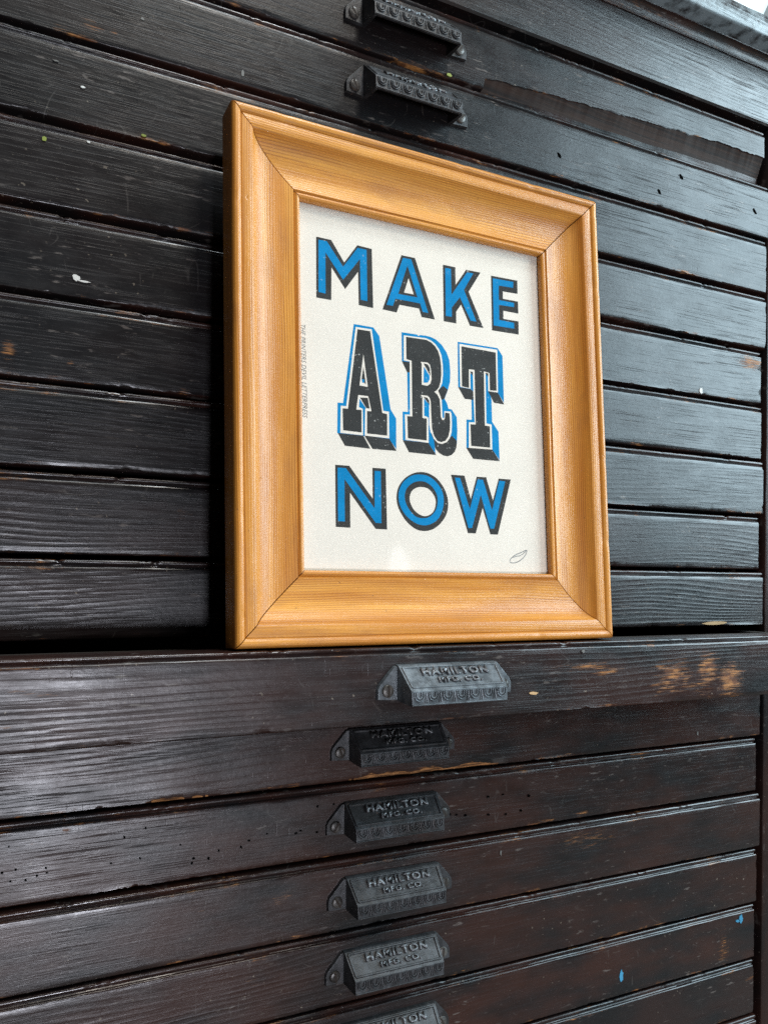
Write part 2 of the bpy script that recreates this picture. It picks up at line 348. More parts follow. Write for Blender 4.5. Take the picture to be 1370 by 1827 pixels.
# ---- pulls (one mesh shared by all)
PX0, PX1 = 2.775, 4.205                      # ends of the pull's body
PC = (PX0 + PX1) / 2
def pull_mesh():
    bm = bmesh.new(); HW = (PX1 - PX0) / 2
    # shell: outer profile (y, z below drawer top, end inset) and inner profile
    outer = [(0.0, -0.275, 0.0), (-0.055, -0.278, 0.0), (-0.075, -0.288, 0.003), (-0.335, -0.535, 0.03), (-0.36, -0.56, 0.035), (-0.37, -0.735, 0.04)]
    inner = [(-0.335, -0.735, 0.075), (-0.325, -0.575, 0.07), (-0.07, -0.33, 0.04), (0.0, -0.325, 0.04)]
    prof = outer + inner
    ring = []
    for sgn in (-1, 1):
        ring.append([bm.verts.new(((sgn * (HW - e)) * S, y * S, z * S)) for (y, z, e) in prof])
    n = len(prof)
    for j in range(n - 1):
        bm.faces.new((ring[0][j], ring[1][j], ring[1][j + 1], ring[0][j + 1]))
    # end cheeks (solid thin walls): outer face + inner face + rim
    for k, sgn in enumerate((-1, 1)):
        o = ring[k]
        back_o = bm.verts.new((sgn * HW * S, 0.0, -0.70 * S)); low_o = bm.verts.new((sgn * (HW - 0.035) * S, -0.335 * S, -0.74 * S))
        bm.faces.new([o[i] for i in range(6)] + [low_o, back_o] if sgn < 0 else list(reversed([o[i] for i in range(6)] + [low_o, back_o])))
        xi = sgn * (HW - 0.07)
        back_i = bm.verts.new((xi * S, 0.0, -0.70 * S)); low_i = bm.verts.new((xi * S, -0.335 * S, -0.74 * S))
        bm.faces.new([o[9], o[8], o[7], o[6], low_i, back_i])
        bm.faces.new([back_o, low_o, low_i, back_i]); bm.faces.new([low_o, o[5], o[6], low_i])
    # wings
    for sgn in (-1, 1):
        pts = [(HW - 0.02, -0.29), (HW + 0.03, -0.30), (HW + 0.225, -0.515), (HW + 0.245, -0.56), (HW + 0.245, -0.685), (HW - 0.02, -0.70)]
        a = [bm.verts.new((sgn * x * S, -0.048 * S, z * S)) for x, z in pts]; b = [bm.verts.new((sgn * (x + (0.012 if x > HW else 0)) * S, 0.0, (z + (0.008 if i < 3 else -0.008)) * S)) for i, (x, z) in enumerate(pts)]
        bm.faces.new(a); bm.faces.new(b)
        for i in range(len(pts)):
            j = (i + 1) % len(pts); bm.faces.new((a[i], a[j], b[j], b[i]))
    def bar(p, q, wd, hgt, nrm):             # raised ridge on the shell
        p, q, nrm = Vector(p), Vector(q), Vector(nrm).normalized(); d = (q - p).normalized(); s = d.cross(nrm).normalized() * wd
        vs_ = [bm.verts.new((v) * S) for v in (p - s, p + s, q + s, q - s)] ; top = [bm.verts.new((v + nrm * hgt) * S) for v in (p - s * .45, p + s * .45, q + s * .45, q - s * .45)]
        bm.faces.new(top)
        for i in range(4):
            j = (i + 1) % 4; bm.faces.new((vs_[i], vs_[j], top[j], top[i]))
    # raised border of the sloping panel
    sl = Vector((0, -0.335 + 0.075, -0.535 + 0.288)); up = sl.normalized(); nr = Vector((0, sl.z, -sl.y)).normalized()
    if nr.y > 0: nr = -nr
    A = Vector((0, -0.075, -0.288)); L = sl.length
    def P(x, s, lift=0.0): return Vector((x, 0, 0)) + A + up * s + nr * lift
    e = HW - 0.045
    for (p, q) in (((-e, 0.03), (e, 0.03)), ((-e + .02, L - 0.02), (e - .02, L - 0.02)), ((-e, 0.03), (-e + .02, L - 0.02)), ((e, 0.03), (e - .02, L - 0.02))):
        bar(P(*p, -0.004), P(*q, -0.004), 0.020, 0.018, nr)
    # egg-and-dart on the lip
    fn = Vector((0, -1, 0.055)).normalized(); ne = 7
    for i in range(ne):
        cx = -HW + 0.13 + (2 * HW - 0.26) * i / (ne - 1); cz = -0.61
        for r, wd in ((0.062, 0.008), (0.034, 0.012)):
            pts = [(cx - r, cz + 0.035)] + [(cx - r * math.cos(a), cz - r * 1.1 * math.sin(a)) for a in np.linspace(0, math.pi, 7)] + [(cx + r, cz + 0.035)]
            pts = [Vector((x, -0.362 - (-z - 0.56) * 0.057, z)) for x, z in pts]
            for a_, b_ in zip(pts, pts[1:]): bar(a_, b_, wd, 0.016, fn)
        if i < ne - 1:
            x2 = cx + (2 * HW - 0.26) / (ne - 1) / 2
            for dx in (-0.016, 0.016):
                bar(Vector((x2, -0.363, -0.585)), Vector((x2 + dx, -0.368, -0.70)), 0.007, 0.013, fn)
    bar(Vector((-HW + .05, -0.370, -0.722)), Vector((HW - .05, -0.370, -0.722)), 0.010, 0.012, fn)
    me = bpy.data.meshes.new('pull'); bmesh.ops.recalc_face_normals(bm, faces=bm.faces)
    bmesh.ops.remove_doubles(bm, verts=bm.verts, dist=2e-6)
    bm.to_mesh(me); bm.free(); me.materials.append(IRON)
    ob = bpy.data.objects.new('tmp', me); col.objects.link(ob)
    md = ob.modifiers.new('b', 'BEVEL'); md.width = 0.0005; md.segments = 2; md.limit_method = 'ANGLE'; md.angle_limit = math.radians(35)
    dg = bpy.context.evaluated_depsgraph_get(); dg.update()
    me2 = bpy.data.meshes.new_from_object(ob.evaluated_get(dg)); bpy.data.objects.remove(ob); me2.name = 'pull'
    return me2, P, nr, up, L
PULL_ME, PP, PNR, PUP, PL = pull_mesh()

def text_mesh(body, width, height, depth, off=0.0, shear=0.0, spacing=1.0):
    """built-in font text -> mesh filling width x height in units, centred, in local XY, front towards +Z"""
    cu = bpy.data.curves.new('txt', 'FONT'); cu.body = body; cu.size = 1.0; cu.extrude = 0.0; cu.offset = off
    cu.shear = shear; cu.space_character = spacing; cu.resolution_u = 3
    ob = bpy.data.objects.new('txt', cu); col.objects.link(ob)
    dg = bpy.context.evaluated_depsgraph_get(); dg.update()
    me = bpy.data.meshes.new_from_object(ob.evaluated_get(dg))
    bpy.data.objects.remove(ob); bpy.data.curves.remove(cu)
    bm = bmesh.new(); bm.from_mesh(me); bpy.data.meshes.remove(me)
    xs = [v.co.x for v in bm.verts]; ys = [v.co.y for v in bm.verts]
    x0, x1, y0, y1 = min(xs), max(xs), min(ys), max(ys)
    for v in bm.verts:
        v.co.x = ((v.co.x - x0) / (x1 - x0) - 0.5) * width; v.co.y = ((v.co.y - y0) / (y1 - y0) - 0.5) * height; v.co.z = 0
    if depth > 0:
        bmesh.ops.remove_doubles(bm, verts=bm.verts, dist=1e-5)
        r = bmesh.ops.extrude_face_region(bm, geom=list(bm.faces))
        for el in r['geom']:
            if isinstance(el, bmesh.types.BMVert): el.co.z += depth
    return bm
def lettering_mesh():
    out = bmesh.new()
    for body, wdt, hgt, s, dx in (('HAMILTON', 0.95, 0.112, 0.115, 0.03), ('MFG. CO.', 0.62, 0.080, 0.245, 0.05)):
        b = text_mesh(body, wdt, hgt, 0.030, off=0.034, spacing=1.14)
        for v in b.verts:
            q = PP(dx + v.co.x, s - v.co.y, -0.003 + v.co.z); v.co = q * S
        tmp = bpy.data.meshes.new('t'); b.to_mesh(tmp); b.free(); out.from_mesh(tmp); bpy.data.meshes.remove(tmp)
    me = bpy.data.meshes.new('raised_lettering'); bmesh.ops.recalc_face_normals(out, faces=out.faces); out.to_mesh(me); out.free()
    me.materials.append(RUBBED); return me
LET_ME = lettering_mesh()
def screw_mesh():
    bm = bmesh.new(); R = 0.078; prev = None; n = 20
    rings = []
    for rr, hh in ((R, 0.0), (R, 0.012), (R * 0.85, 0.028), (R * 0.5, 0.037)):
        rings.append([bm.verts.new((rr * math.cos(a) * S, -hh * S, rr * math.sin(a) * S)) for a in np.linspace(0, 2 * math.pi, n, endpoint=False)])
    for a, b in zip(rings, rings[1:]):
        for i in range(n): bm.faces.new((a[i], a[(i + 1) % n], b[(i + 1) % n], b[i]))
    bm.faces.new(rings[-1]); me = bpy.data.meshes.new('screw')
    # slot: a dark narrow trough laid proud of the dome
    for (x0, x1, z0, z1, y) in ((-0.014, 0.014, -0.074, 0.074, -0.0395),):
        vs_ = [bm.verts.new((x * S, y * S, z * S)) for x, z in ((x0, z0), (x1, z0), (x1, z1), (x0, z1))]
        f = bm.faces.new(vs_); f.material_index = 1
    bmesh.ops.recalc_face_normals(bm, faces=bm.faces); bm.to_mesh(me); bm.free()
    me.materials.append(SCREW); me.materials.append(DARK); return me
SCREW_ME = screw_mesh()

# ---- drawers
# (pixel x, pixel y, radius x, radius y, strength) of places rubbed or broken to bare wood, per drawer
WEAR = {
 9: [(1205, 1205, 38, 34, .75), (1262, 1195, 22, 36, .85), (1302, 1212, 24, 30, .95), (1180, 1225, 24, 20, .6), (1050, 1190, 55, 9, .7), (1085, 1198, 30, 8, .7), (1240, 1220, 70, 40, .45), (40, 1235, 50, 12, .5), (100, 1243, 40, 6, .6), (10, 1302, 16, 5, .8)],
 10: [(1130, 1300, 60, 25, .1)],
 5: [(15, 625, 16, 22, .75), (125, 648, 10, 6, .8)],
 6: [(1145, 778, 35, 18, .72), (1190, 762, 14, 12, .5)],
 4: [(1338, 647, 24, 14, .95), (5, 545, 20, 4, .4)],
 7: [(325, 915, 22, 12, .5)], 8: [(1200, 945, 30, 16, .45)],
 1: [(165, 42, 20, 12, .6), (205, 55, 10, 6, .6), (460, 10, 14, 9, .5)],
 3: [(70, 372, 20, 5, .9)], 2: [(145, 70, 14, 4, .8)],
 11: [(118, 1483, 9, 6, .95), (62, 1505, 16, 7, .55), (1040, 1452, 14, 6, .8)],
 12: [(500, 1605, 28, 14, .55), (1050, 1495, 60, 24, .55), (355, 1630, 14, 12, .4)],
 13: [(1110, 1667, 22, 5, .9), (450, 1755, 30, 20, .35)], 14: [(1290, 1700, 12, 40, .6), (1080, 1790, 20, 15, .5), (1340, 1712, 14, 6, .9)],
 15: [(1340, 1745, 12, 10, .6)], 0: [(745, 118, 60, 9, .75)],
}
# broken-away lower edges: drawer -> [(x0, x1, height at x0, height at x1, depth)]
CHIP = {
 0: [(4.87, 11.2, 0.15, 0.45, 0.17), (3.35, 4.55, 0.05, 0.03, 0.05)],
 10: [(2.55, 5.6, 0.062, 0.058, 0.04), (0.1, 1.1, 0.05, 0.03, 0.04)],
}
BROWN = {9: 0.75, 10: 1.0, 11: 1.0, 12: 0.9, 13: 0.85, 14: 1.0, 15: 0.5, 16: 0.8, 8: 0.35, 7: 0.3, 0: 0.25}
rngd = random.Random(5)
def drawer(k):
    y_off = -EOUT if k == OPEN else {0: -0.01, 1: -0.045, 2: -0.05, 3: -0.02, 4: 0.02, 5: 0.012, 6: -0.012, 7: 0.02, 8: -0.025, 10: -0.005, 11: 0.03, 12: -0.01, 13: 0.012, 14: 0.03, 15: 0.035, 16: 0.0}.get(k, 0)
    xr = XR + {0: -0.03, 1: 0.045, 2: 0.0, 3: 0.04, 4: -0.03, 5: -0.005, 6: 0.03, 7: -0.04, 8: 0.03, 9: 0.04, 11: -0.05, 12: 0.01, 13: -0.03, 14: -0.05, 15: -0.055}.get(k, 0)
    x = np.concatenate([np.arange(XL, -1.8, 0.12), np.arange(-1.8, xr - 0.012, 0.033), [xr - 0.012, xr]])
    n = len(x)
    # nicks along the bottom edge and bead
    nb = np.clip(noise1(x, 11 + k, 7, 0.5, 1.9, 0.75) - 1.15, 0, 3) * 0.016
    nb += np.abs(noise1(x, 77 + k, 4, 3.0, 1.9, 0.8)) * 0.0025
    dchip = np.full(n, 0.012) + nb * 0.8; big = np.zeros(n); nbs = nb.copy()
    for (a, b, h0, h1, dep) in CHIP.get(k, []):
        m = (x >= a) & (x <= b); t = (x[m] - a) / (b - a)
        prof = h0 + (h1 - h0) * np.clip(t * 1.25, 0, 1) ** 0.8 + noise1(x[m], 5 + k, 6, 1.5, 1.9, 0.7) * 0.006 + (np.random.RandomState(k).rand(m.sum()) - 0.5) * 0.009
        if dep < 0.1: prof = prof * np.clip(np.sin(math.pi * np.clip(t, 0, 1)) * 1.5, 0, 1) * (0.8 + 0.25 * noise1(x[m], 9 + k, 4, 1.0))
        nb[m] = np.maximum(nb[m], prof); dchip[m] = np.maximum(dchip[m], dep * (0.8 + 0.05 * noise1(x[m], 3, 3, 0.35)) * np.clip(prof / 0.05, 0, 1)); big[m] = 1; nbs[m] = h0 + (h1 - h0) * np.clip(t * 1.25, 0, 1) ** 0.8
    gapz = 0.05 + 0.008 * rngd.random()
    if k == OPEN: gapz = 0.069
    ztop = -G + 0.004 * noise1(x, 31 + k, 5, 0.8) * 0.35
    bead = np.clip(noise1(x, 51 + k, 7, 0.7, 1.9, 0.75) - 1.3, 0, 2) * 0.012
    wav = 0.004 * noise1(x, 91 + k, 4, 0.15)
    rows = []; NF = 16
    def add(y, z): rows.append((np.broadcast_to(y, n) * 1.0, np.broadcast_to(z, n) * 1.0))
    add(0.45, -1.0); add(dchip + 0.03, -1.0); add(dchip, -1.0 + 0.006 + np.where(big > 0, nbs * 0.30 if k == 0 else nb * 0.32, nb * 0.1))
    add(0.004 + nb * 0.04, -1.0 + nb + 0.010); add(0.0 + wav, -1.0 + nb + 0.022)
    z0, z1 = -1.0 + nb + 0.022, ztop - 0.024
    for i in range(1, NF): add(wav, z0 + (z1 - z0) * i / NF)
    add(wav, z1); add(0.006 + wav, ztop - 0.007); add(0.018 + wav, ztop)          # face arris
    add(0.038, ztop - 0.002); add(0.050, ztop + 0.010)                             # quirk
    zb0, zb1 = -G + 0.012, -gapz
    zc, rb = (zb0 + zb1) / 2 + 0.006, (zb1 - zb0) / 2
    for a in np.linspace(-1.1, 1.57, 8):
        add(0.056 - 0.034 * math.cos(a) + bead * 0.8, zc + (rb - 0.006) * math.sin(a) - bead * (1 if a > 0 else 0.3))
    add(0.16, -gapz - bead * 0.5); add(0.45, -gapz)
    m = len(rows)
    V = np.zeros((n, m, 3)); V[:, :, 0] = x[:, None]
    for j, (y, z) in enumerate(rows): V[:, j, 1] = y; V[:, j, 2] = z
    # break the right end a little
    endn = np.clip(noise1(np.arange(m) * 0.35, 400 + k, 5, 0.3, 1.8, 0.8) - 0.7, 0, 2) * (0.05 if k in (4, 6, 3) else 0.018)
    V[-1, :, 0] -= endn; V[-2, :, 0] -= endn; V[-3, :, 0] -= endn * 0.6; V[-1, :, 1] += 0.012
    ye = 0.0 if k != OPEN else 0.0
    V[:, :, 1] += y_off
    Vf = V.reshape(-1, 3)
    F, MI = [], []
    for i in range(n - 1):
        bigc = nb[i] > 0.02
        for j in range(m):
            j2 = (j + 1) % m
            F.append((i * m + j, (i + 1) * m + j, (i + 1) * m + j2, i * m + j2)); MI.append(1 if (bigc and big[i] > 0 and j in ((2,) if k == 0 else (1, 2))) else 0)
    F.append(tuple(range(m))); F.append(tuple((n - 1) * m + j for j in reversed(range(m)))); MI += [0, 0]
    me = bpy.data.meshes.new('drawer')
    me.from_pydata([tuple(p * S) for p in Vf], [], F)
    me.polygons.foreach_set('material_index', MI)
    b2 = bmesh.new(); b2.from_mesh(me); bmesh.ops.recalc_face_normals(b2, faces=b2.faces); b2.to_mesh(me); b2.free()
    me.polygons.foreach_set('use_smooth', [True] * len(me.polygons)); me.set_sharp_from_angle(angle=math.radians(50))
    # wear: along the arrises, plus the listed places
    wr = np.zeros((n, m)); al = np.clip(noise1(x, 201 + k, 7, 0.35, 1.8, 0.75) * 0.26 + 0.22, 0, 0.75)
    al2 = np.clip(noise1(x, 301 + k, 7, 0.35, 1.8, 0.75) * 0.24 + 0.20, 0, 0.7)
    for j in (2, 3, 4): wr[:, j] = al
    wr[:, 5] = al * 0.35
    for j in range(NF + 4, NF + 7): wr[:, j] = al2
    for j in range(NF + 9, m - 2): wr[:, j] = al2 * 0.8
    zz = V[:, :, 2] - k + 1                    # absolute unit height ; drawer k spans -k..-k+1
    for (px, py, rx, ry, st) in WEAR.get(k, []):
        c = onY(px, py, y_off); ex = onY(px + rx, py, y_off); ez = onY(px, py + ry, y_off)
        d = ((V[:, :, 0] - c[0]) / abs(ex[0] - c[0])) ** 2 + ((zz - c[2]) / abs(ez[2] - c[2])) ** 2
        wr = np.maximum(wr, st * 1.12 * np.exp(-d * 0.8))
    set_attr(me, 'wear', wr.reshape(-1)); br = np.full((n, m), BROWN.get(k, 0.12)); be = np.clip(0.75 + 0.35 * noise1(x, 501 + k, 6, 0.3), 0, 1.4)
    br[:, NF + 7:m - 1] = np.maximum(br[:, NF + 7:m - 1], be[:, None]); br[:, 1:4] = np.maximum(br[:, 1:4], be[:, None])
    set_attr(me, 'brown', br.reshape(-1))
    set_attr(me, 'gloss', np.full(n * m, {0: .29, 1: .31, 2: .30, 3: .34, 4: .38, 5: .36, 6: .40, 7: .40, 8: .42, 9: .46, 10: .44, 11: .44, 12: .5, 13: .46}.get(k, .44)))
    set_attr(me, 'grain', np.full(n * m, {0: .12, 1: .10, 2: .30, 3: .18, 4: .25, 5: .45, 6: .85, 7: 1.0, 8: 1.0, 9: .95, 10: 1.1, 11: .15, 12: .8, 13: .95, 14: .6}.get(k, .5)))
    ed = np.zeros((n, m)); ed[:, NF + 4:m - 1] = 1.0; ed[:, 3:5] = 0.6
    set_attr(me, 'edge', ed.reshape(-1))
    o = link('drawer', me, cab, [BLACK, RAWPALE if k == 10 else RAW]); o.location = W(0, 0, -k + 1) - CO
    # pull, lettering, screws
    dx = {0: 0.085, 1: 0.098, 9: 0.03, 10: 0.03, 11: -0.01, 12: 0.01, 13: 0.0}.get(k, 0.02 * math.sin(k * 2.3))
    base = Vector(((PC + dx) * S, (y_off - 0.002) * S, 0))
    pm = PULL_ME
    if k == OPEN: pm = PULL_ME.copy(); pm.materials.clear(); pm.materials.append(POLISHED_LIT)  # paler copy: rubbed metal plus painted overhead light
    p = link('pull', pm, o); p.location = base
    l = link('raised_lettering', LET_ME, o); l.location = base
    rs = random.Random(k * 7 + 1)
    for sgn in (-1, 1):
        s_ = link('screw', SCREW_ME, o); s_.location = base + Vector((sgn * ((PX1 - PX0) / 2 + 0.125) * S, -0.0475 * S, -0.585 * S))
        s_.rotation_euler = (0, rs.uniform(-0.9, 0.9), 0)
    return o, y_off
DR = {}
for k in range(0, 17): DR[k] = drawer(k)
DR[OPEN][0]['label'] = 'drawer pulled out under the framed print'
[c_ for c_ in DR[OPEN][0].children if c_.name.startswith('pull')][0]['label'] = 'brighter, rubbed silvery pull'
DR[0][0]['label'] = 'top drawer with its lower front edge broken away'
# tray of the pulled-out drawer
od = DR[OPEN][0]
def tray(name, x0, x1, y0, y1, z0, z1):
    bm = bmesh.new(); box(bm, x0, x1, y0, y1, z0, z1); o = from_bm(name, bm, [DARK], od)
tray('tray_side', XL + 0.1, XL + 0.35, -EOUT + 0.453, 7.6, -0.95, -0.12)
tray('tray_side', XR - 0.35, XR - 0.1, -EOUT + 0.453, 7.6, -0.95, -0.12)
tray('tray_bottom', XL + 0.353, XR - 0.353, -EOUT + 0.453, 7.597, -0.95, -0.85)
tray('partition', XL + 0.353, XR - 0.353, -0.22, -0.12, -0.847, -0.13)

# ---- paint flecks, splashes and worm holes on the faces
def fleck(k, px, py, rx, ry, mat, name, seed, rot=0.0):
    y = DR[k][1]; c = onY(px, py, y); ex = onY(px + 1, py, y)[0] - c[0]; ez = abs(onY(px, py + 1, y)[2] - c[2])
    rs = np.random.RandomState(seed); n = 12; bm = bmesh.new(); top = []; bot = []
    for i in range(n):
        a = 2 * math.pi * i / n; r = 0.75 + 0.5 * rs.rand()
        u, v = rx * math.cos(a) * r, ry * math.sin(a) * r
        u, v = u * math.cos(rot) - v * math.sin(rot), u * math.sin(rot) + v * math.cos(rot)
        q = (c[0] + u * ex, c[2] + (k - 1) + v * ez)
        top.append(bm.verts.new((q[0] * S, (y - 0.009) * S, q[1] * S))); bot.append(bm.verts.new((q[0] * S, (y + 0.006) * S, q[1] * S)))
    bm.faces.new(top)
    for i in range(n): bm.faces.new((top[i], top[(i + 1) % n], bot[(i + 1) % n], bot[i]))
    return from_bm(name, bm, [mat], DR[k][0])
GREEN = mat_plain('green_paint', (0.17, 0.20, 0.03), 0.6); WHITEP = mat_plain('white_paint', (0.55, 0.54, 0.50), 0.6)
BLUEP = mat_plain('blue_paint', (0.04, 0.22, 0.36), 0.6); HOLE = mat_plain('hole_black', (0.002, 0.002, 0.002), 0.95, spec=0.0)
TAN = mat_plain('bare_splinter', (0.42, 0.27, 0.13), 0.7); GREYP = mat_plain('grey_splash', (0.12, 0.115, 0.105), 0.6)
FL = [(3, 79, 247, 4, 4, GREEN), (2, 256, 241, 5, 2.5, GREEN), (0, 801, 133, 5, 3, GREEN), (4, 136, 496, 7, 6, WHITEP), (4, 149, 502, 11, 1.6, WHITEP),
      (14, 1108, 1743, 3, 11, BLUEP), (14, 1321, 1640, 3, 8, BLUEP), (14, 1316, 1644, 4, 2, BLUEP), (8, 1272, 1112, 21, 3, TAN), (4, 1250, 697, 3, 6, WHITEP),
      (1, 254, 33, 3, 2.5, GREYP), (1, 433, 130, 3, 5, GREYP), (2, 100, 108, 5, 1.3, GREYP),
      (2, 148, 155, 4, 1.6, WHITEP), (3, 158, 253, 3, 2, WHITEP), 
      (9, 951, 1237, 8, 3, TAN), (9, 1040, 1162, 3, 3, GREYP), (12, 893, 1522, 1.3, 5, GREYP),
      (10, 1244, 1309, 1.3, 4, GREYP)]
for i, (k, px, py, rx, ry, m) in enumerate(FL): fleck(k, px, py, rx, ry, m, 'splinter' if m is TAN else 'paint_fleck', i)
for i, (a0, b0, a1, b1) in enumerate(((895, 148, 916, 112), (1268, 1010, 1278, 1032))):      # pale hooked scratches
    pass
HO = [(260, 1478), (222, 1494), (198, 1541), (250, 1532), (16, 1511), (28, 1552), (4, 1558), (18, 1573), (46, 1571), (66, 1563), (84, 1558), (82, 1549), (322, 1508), (345, 1532), (342, 1541),
      (372, 1532), (390, 1518), (430, 1512), (444, 1500), (476, 1488), (528, 1487), (536, 1482), (565, 1485), (595, 1435), (566, 1439), (565, 1485), (802, 1453), (814, 1454), (830, 1455), (871, 1454), (902, 1453),
      (870, 1422), (897, 1418), (943, 1420), (929, 1447)]
rh = random.Random(3)
for i, (px, py) in enumerate(HO): fleck(11, px, py, rh.uniform(1.4, 2.6), rh.uniform(1.4, 2.6), HOLE, 'worm_hole', 100 + i)
for i, (px, py) in enumerate(((997, 276), (1176, 342), (1346, 377), (1215, 315))): fleck(1, px, py, 2.2, 4.5, HOLE, 'worm_hole', 200 + i, 0.5)

# ================================================================== the framed print
AL, FYB, FZB, FW, FH, FX0 = 0.07187, -1.29492, -8.03816, 5.49682, 6.3973, 0.84131
TH = 0.41; KS = 0.97
fr = empty('framed_print', W(FX0, FYB, FZB)); fr.rotation_euler = (-AL, 0, 0)
fr['label'] = 'golden pine picture frame holding a blue and black letterpress print'; fr['category'] = 'framed print'
# local frame: x along the width, z up the face, y = depth behind the front
FUP = np.array([0, math.sin(AL), math.cos(AL)]); FNB = np.array([0, math.cos(AL), -math.sin(AL)])
HGLASS, HPRINT = 0.288, 0.310
def on_print(px, py, h=HPRINT):
    d = ray(px, py); o = np.array([FX0, FYB, FZB]) + FNB * h
    t = ((o - CAM) @ FNB) / (d @ FNB); q = CAM + d * t - o
    return q[0], q @ FUP
prof = [(0.012, TH / KS), (0.0, TH / KS - 0.012), (0.0, 0.075), (0.004, 0.045), (0.014, 0.022), (0.030, 0.006), (0.052, 0.0), (0.076, 0.003), (0.096, 0.012), (0.110, 0.026), (0.117, 0.042),
        (0.124, 0.036), (0.135, 0.033), (0.20, 0.036), (0.255, 0.040), (0.268, 0.046), (0.276, 0.058), (0.30, 0.096), (0.34, 0.138), (0.39, 0.172), (0.45, 0.197), (0.52, 0.213), (0.60, 0.220),
        (0.68, 0.219), (0.76, 0.210), (0.83, 0.198), (0.843, 0.196), (0.850, 0.216), (0.858, 0.222), (0.866, 0.212), (0.876, 0.203), (0.890, 0.198), (0.908, 0.199), (0.924, 0.208), (0.935, 0.224), (0.9374, 0.245),
        (0.9374, (HGLASS - 0.004) / KS), (0.80, (HGLASS - 0.003) / KS), (0.80, TH / KS)]
prof = [(u * KS, h * KS) for u, h in prof]
per = [0.0]
for (a, b), (c, d) in zip(prof, prof[1:]): per.append(per[-1] + math.hypot(c - a, d - b))
def rail(side, seed):
    n = 90; m = len(prof); V, UV = [], []; gap = 0.0080
    rs = np.random.RandomState(seed)
    Lr = FW if side in ('top', 'bottom') else FH
    for i in range(n):
        t = i / (n - 1)
        for j, (u, h) in enumerate(prof):
            s = (u + gap) + t * (Lr - 2 * u - 2 * gap)
            # hand-worn front edges: tiny dents
            dent = 0.0
            if 3 <= j <= 9: dent = max(0.0, math.sin(s * 5.1 + seed) * math.sin(s * 13.7 + seed * 2) * math.sin(s * 3.3) - 0.35) * 0.016
            h2 = h + dent
            if side == 'bottom': p = (s, h2, u)
            elif side == 'top': p = (s, h2, FH - u)
            elif side == 'left': p = (u, h2, s)
            else: p = (FW - u, h2, s)
            V.append(tuple(c * S for c in p)); UV.append((s * S + seed * 0.37, (per[j]) * S + seed * 0.731))
    F = [(i * m + j, (i + 1) * m + j, (i + 1) * m + (j + 1) % m, i * m + (j + 1) % m) for i in range(n - 1) for j in range(m)]
    F += [tuple(range(m)), tuple((n - 1) * m + j for j in reversed(range(m)))]
    me = bpy.data.meshes.new('rail'); me.from_pydata(V, [], F)
    b2 = bmesh.new(); b2.from_mesh(me); bmesh.ops.recalc_face_normals(b2, faces=b2.faces); b2.to_mesh(me); b2.free()
    uvl = me.uv_layers.new(name='UVMap')
    for lp in me.loops: uvl.data[lp.index].uv = UV[lp.vertex_index]
    me.polygons.foreach_set('use_smooth', [True] * len(me.polygons)); me.set_sharp_from_angle(angle=math.radians(34))
    return link('rail', me, fr, [PINE])
for side, seed in (('top', 1), ('bottom', 2), ('left', 3), ('right', 4)): rail(side, seed)
a, b = 0.805, 0.805
bm = bmesh.new(); box(bm, a, FW - a, HGLASS, HGLASS + 0.012, b, FH - b); gl = from_bm('glass_pane', bm, [GLASS], fr)
bm = bmesh.new(); box(bm, a, FW - a, HPRINT, HPRINT + 0.008, b, FH - b); pr = from_bm('print', bm, [PAPER], fr)
bm = bmesh.new(); box(bm, a, FW - a, HPRINT + 0.012, TH - 0.03, b, FH - b); from_bm('backing_board', bm, [KRAFT], fr)

# ---- lettering on the print: outlines in picture pixels of the flat print, laid back onto the sheet
LAYER = 0.0006
def crom(pts, seg=4):
    out = []; n = len(pts); P = [np.array(p, float) for p in pts]
    for i in range(n):
        p0, p1, p2, p3 = P[i - 1], P[i], P[(i + 1) % n], P[(i + 2) % n]
        for t in np.linspace(0, 1, seg, endpoint=False):
            out.append(0.5 * ((2 * p1) + (-p0 + p2) * t + (2 * p0 - 5 * p1 + 4 * p2 - p3) * t * t + (-p0 + 3 * p1 - 3 * p2 + p3) * t ** 3))
    return out
from mathutils.geometry import tessellate_polygon
def ink(bm, reg, sc_, loops, layer, mi):
    """loops: outline then holes, in zoomed pixels of region origin reg at scale sc_"""
    polys = []
    for lp in loops:
        polys.append([Vector((*[c for c in on_print(reg[0] + p[0] / sc_, reg[1] + p[1] / sc_)], 0)) for p in lp])
    flat = [v for lp in polys for v in lp]
    y = HPRINT - LAYER * (layer + 1)
    vs_ = [bm.verts.new((v.x * S, y * S, v.y * S)) for v in flat]
    for tri in tessellate_polygon(polys):
        try: f = bm.faces.new([vs_[i] for i in tri]); f.material_index = mi
        except ValueError: pass
def letter(name, parts):
    bm = bmesh.new()
    for (reg, s_, loops, layer, mi) in parts: ink(bm, reg, s_, loops, layer, mi)
    for f in bm.faces:
        f.normal_update()
        if f.normal.y > 0: f.normal_flip()
    me = bpy.data.meshes.new(name); bm.to_mesh(me); bm.free()
    return link(name, me, pr, [INKBLUE, INKBLACK, PAPER])
BL, BK, WH = 0, 1, 2
R1, s1 = (550, 410), 1370 / 130
letter('printed_letter', [(R1, s1, [[(147, 122), (430, 185), (675, 610), (920, 285), (1193, 355), (1220, 1468), (948, 1410), (935, 785), (692, 1110), (435, 700), (432, 1318), (150, 1268)]], 0, BK),
    (R1, s1, [[(190, 180), (345, 208), (655, 690), (925, 335), (1095, 370), (1110, 1338), (985, 1312), (970, 545), (655, 935), (322, 420), (325, 1195), (193, 1165)]], 1, BL)])
R2, s2 = (670, 440), 1370 / 130
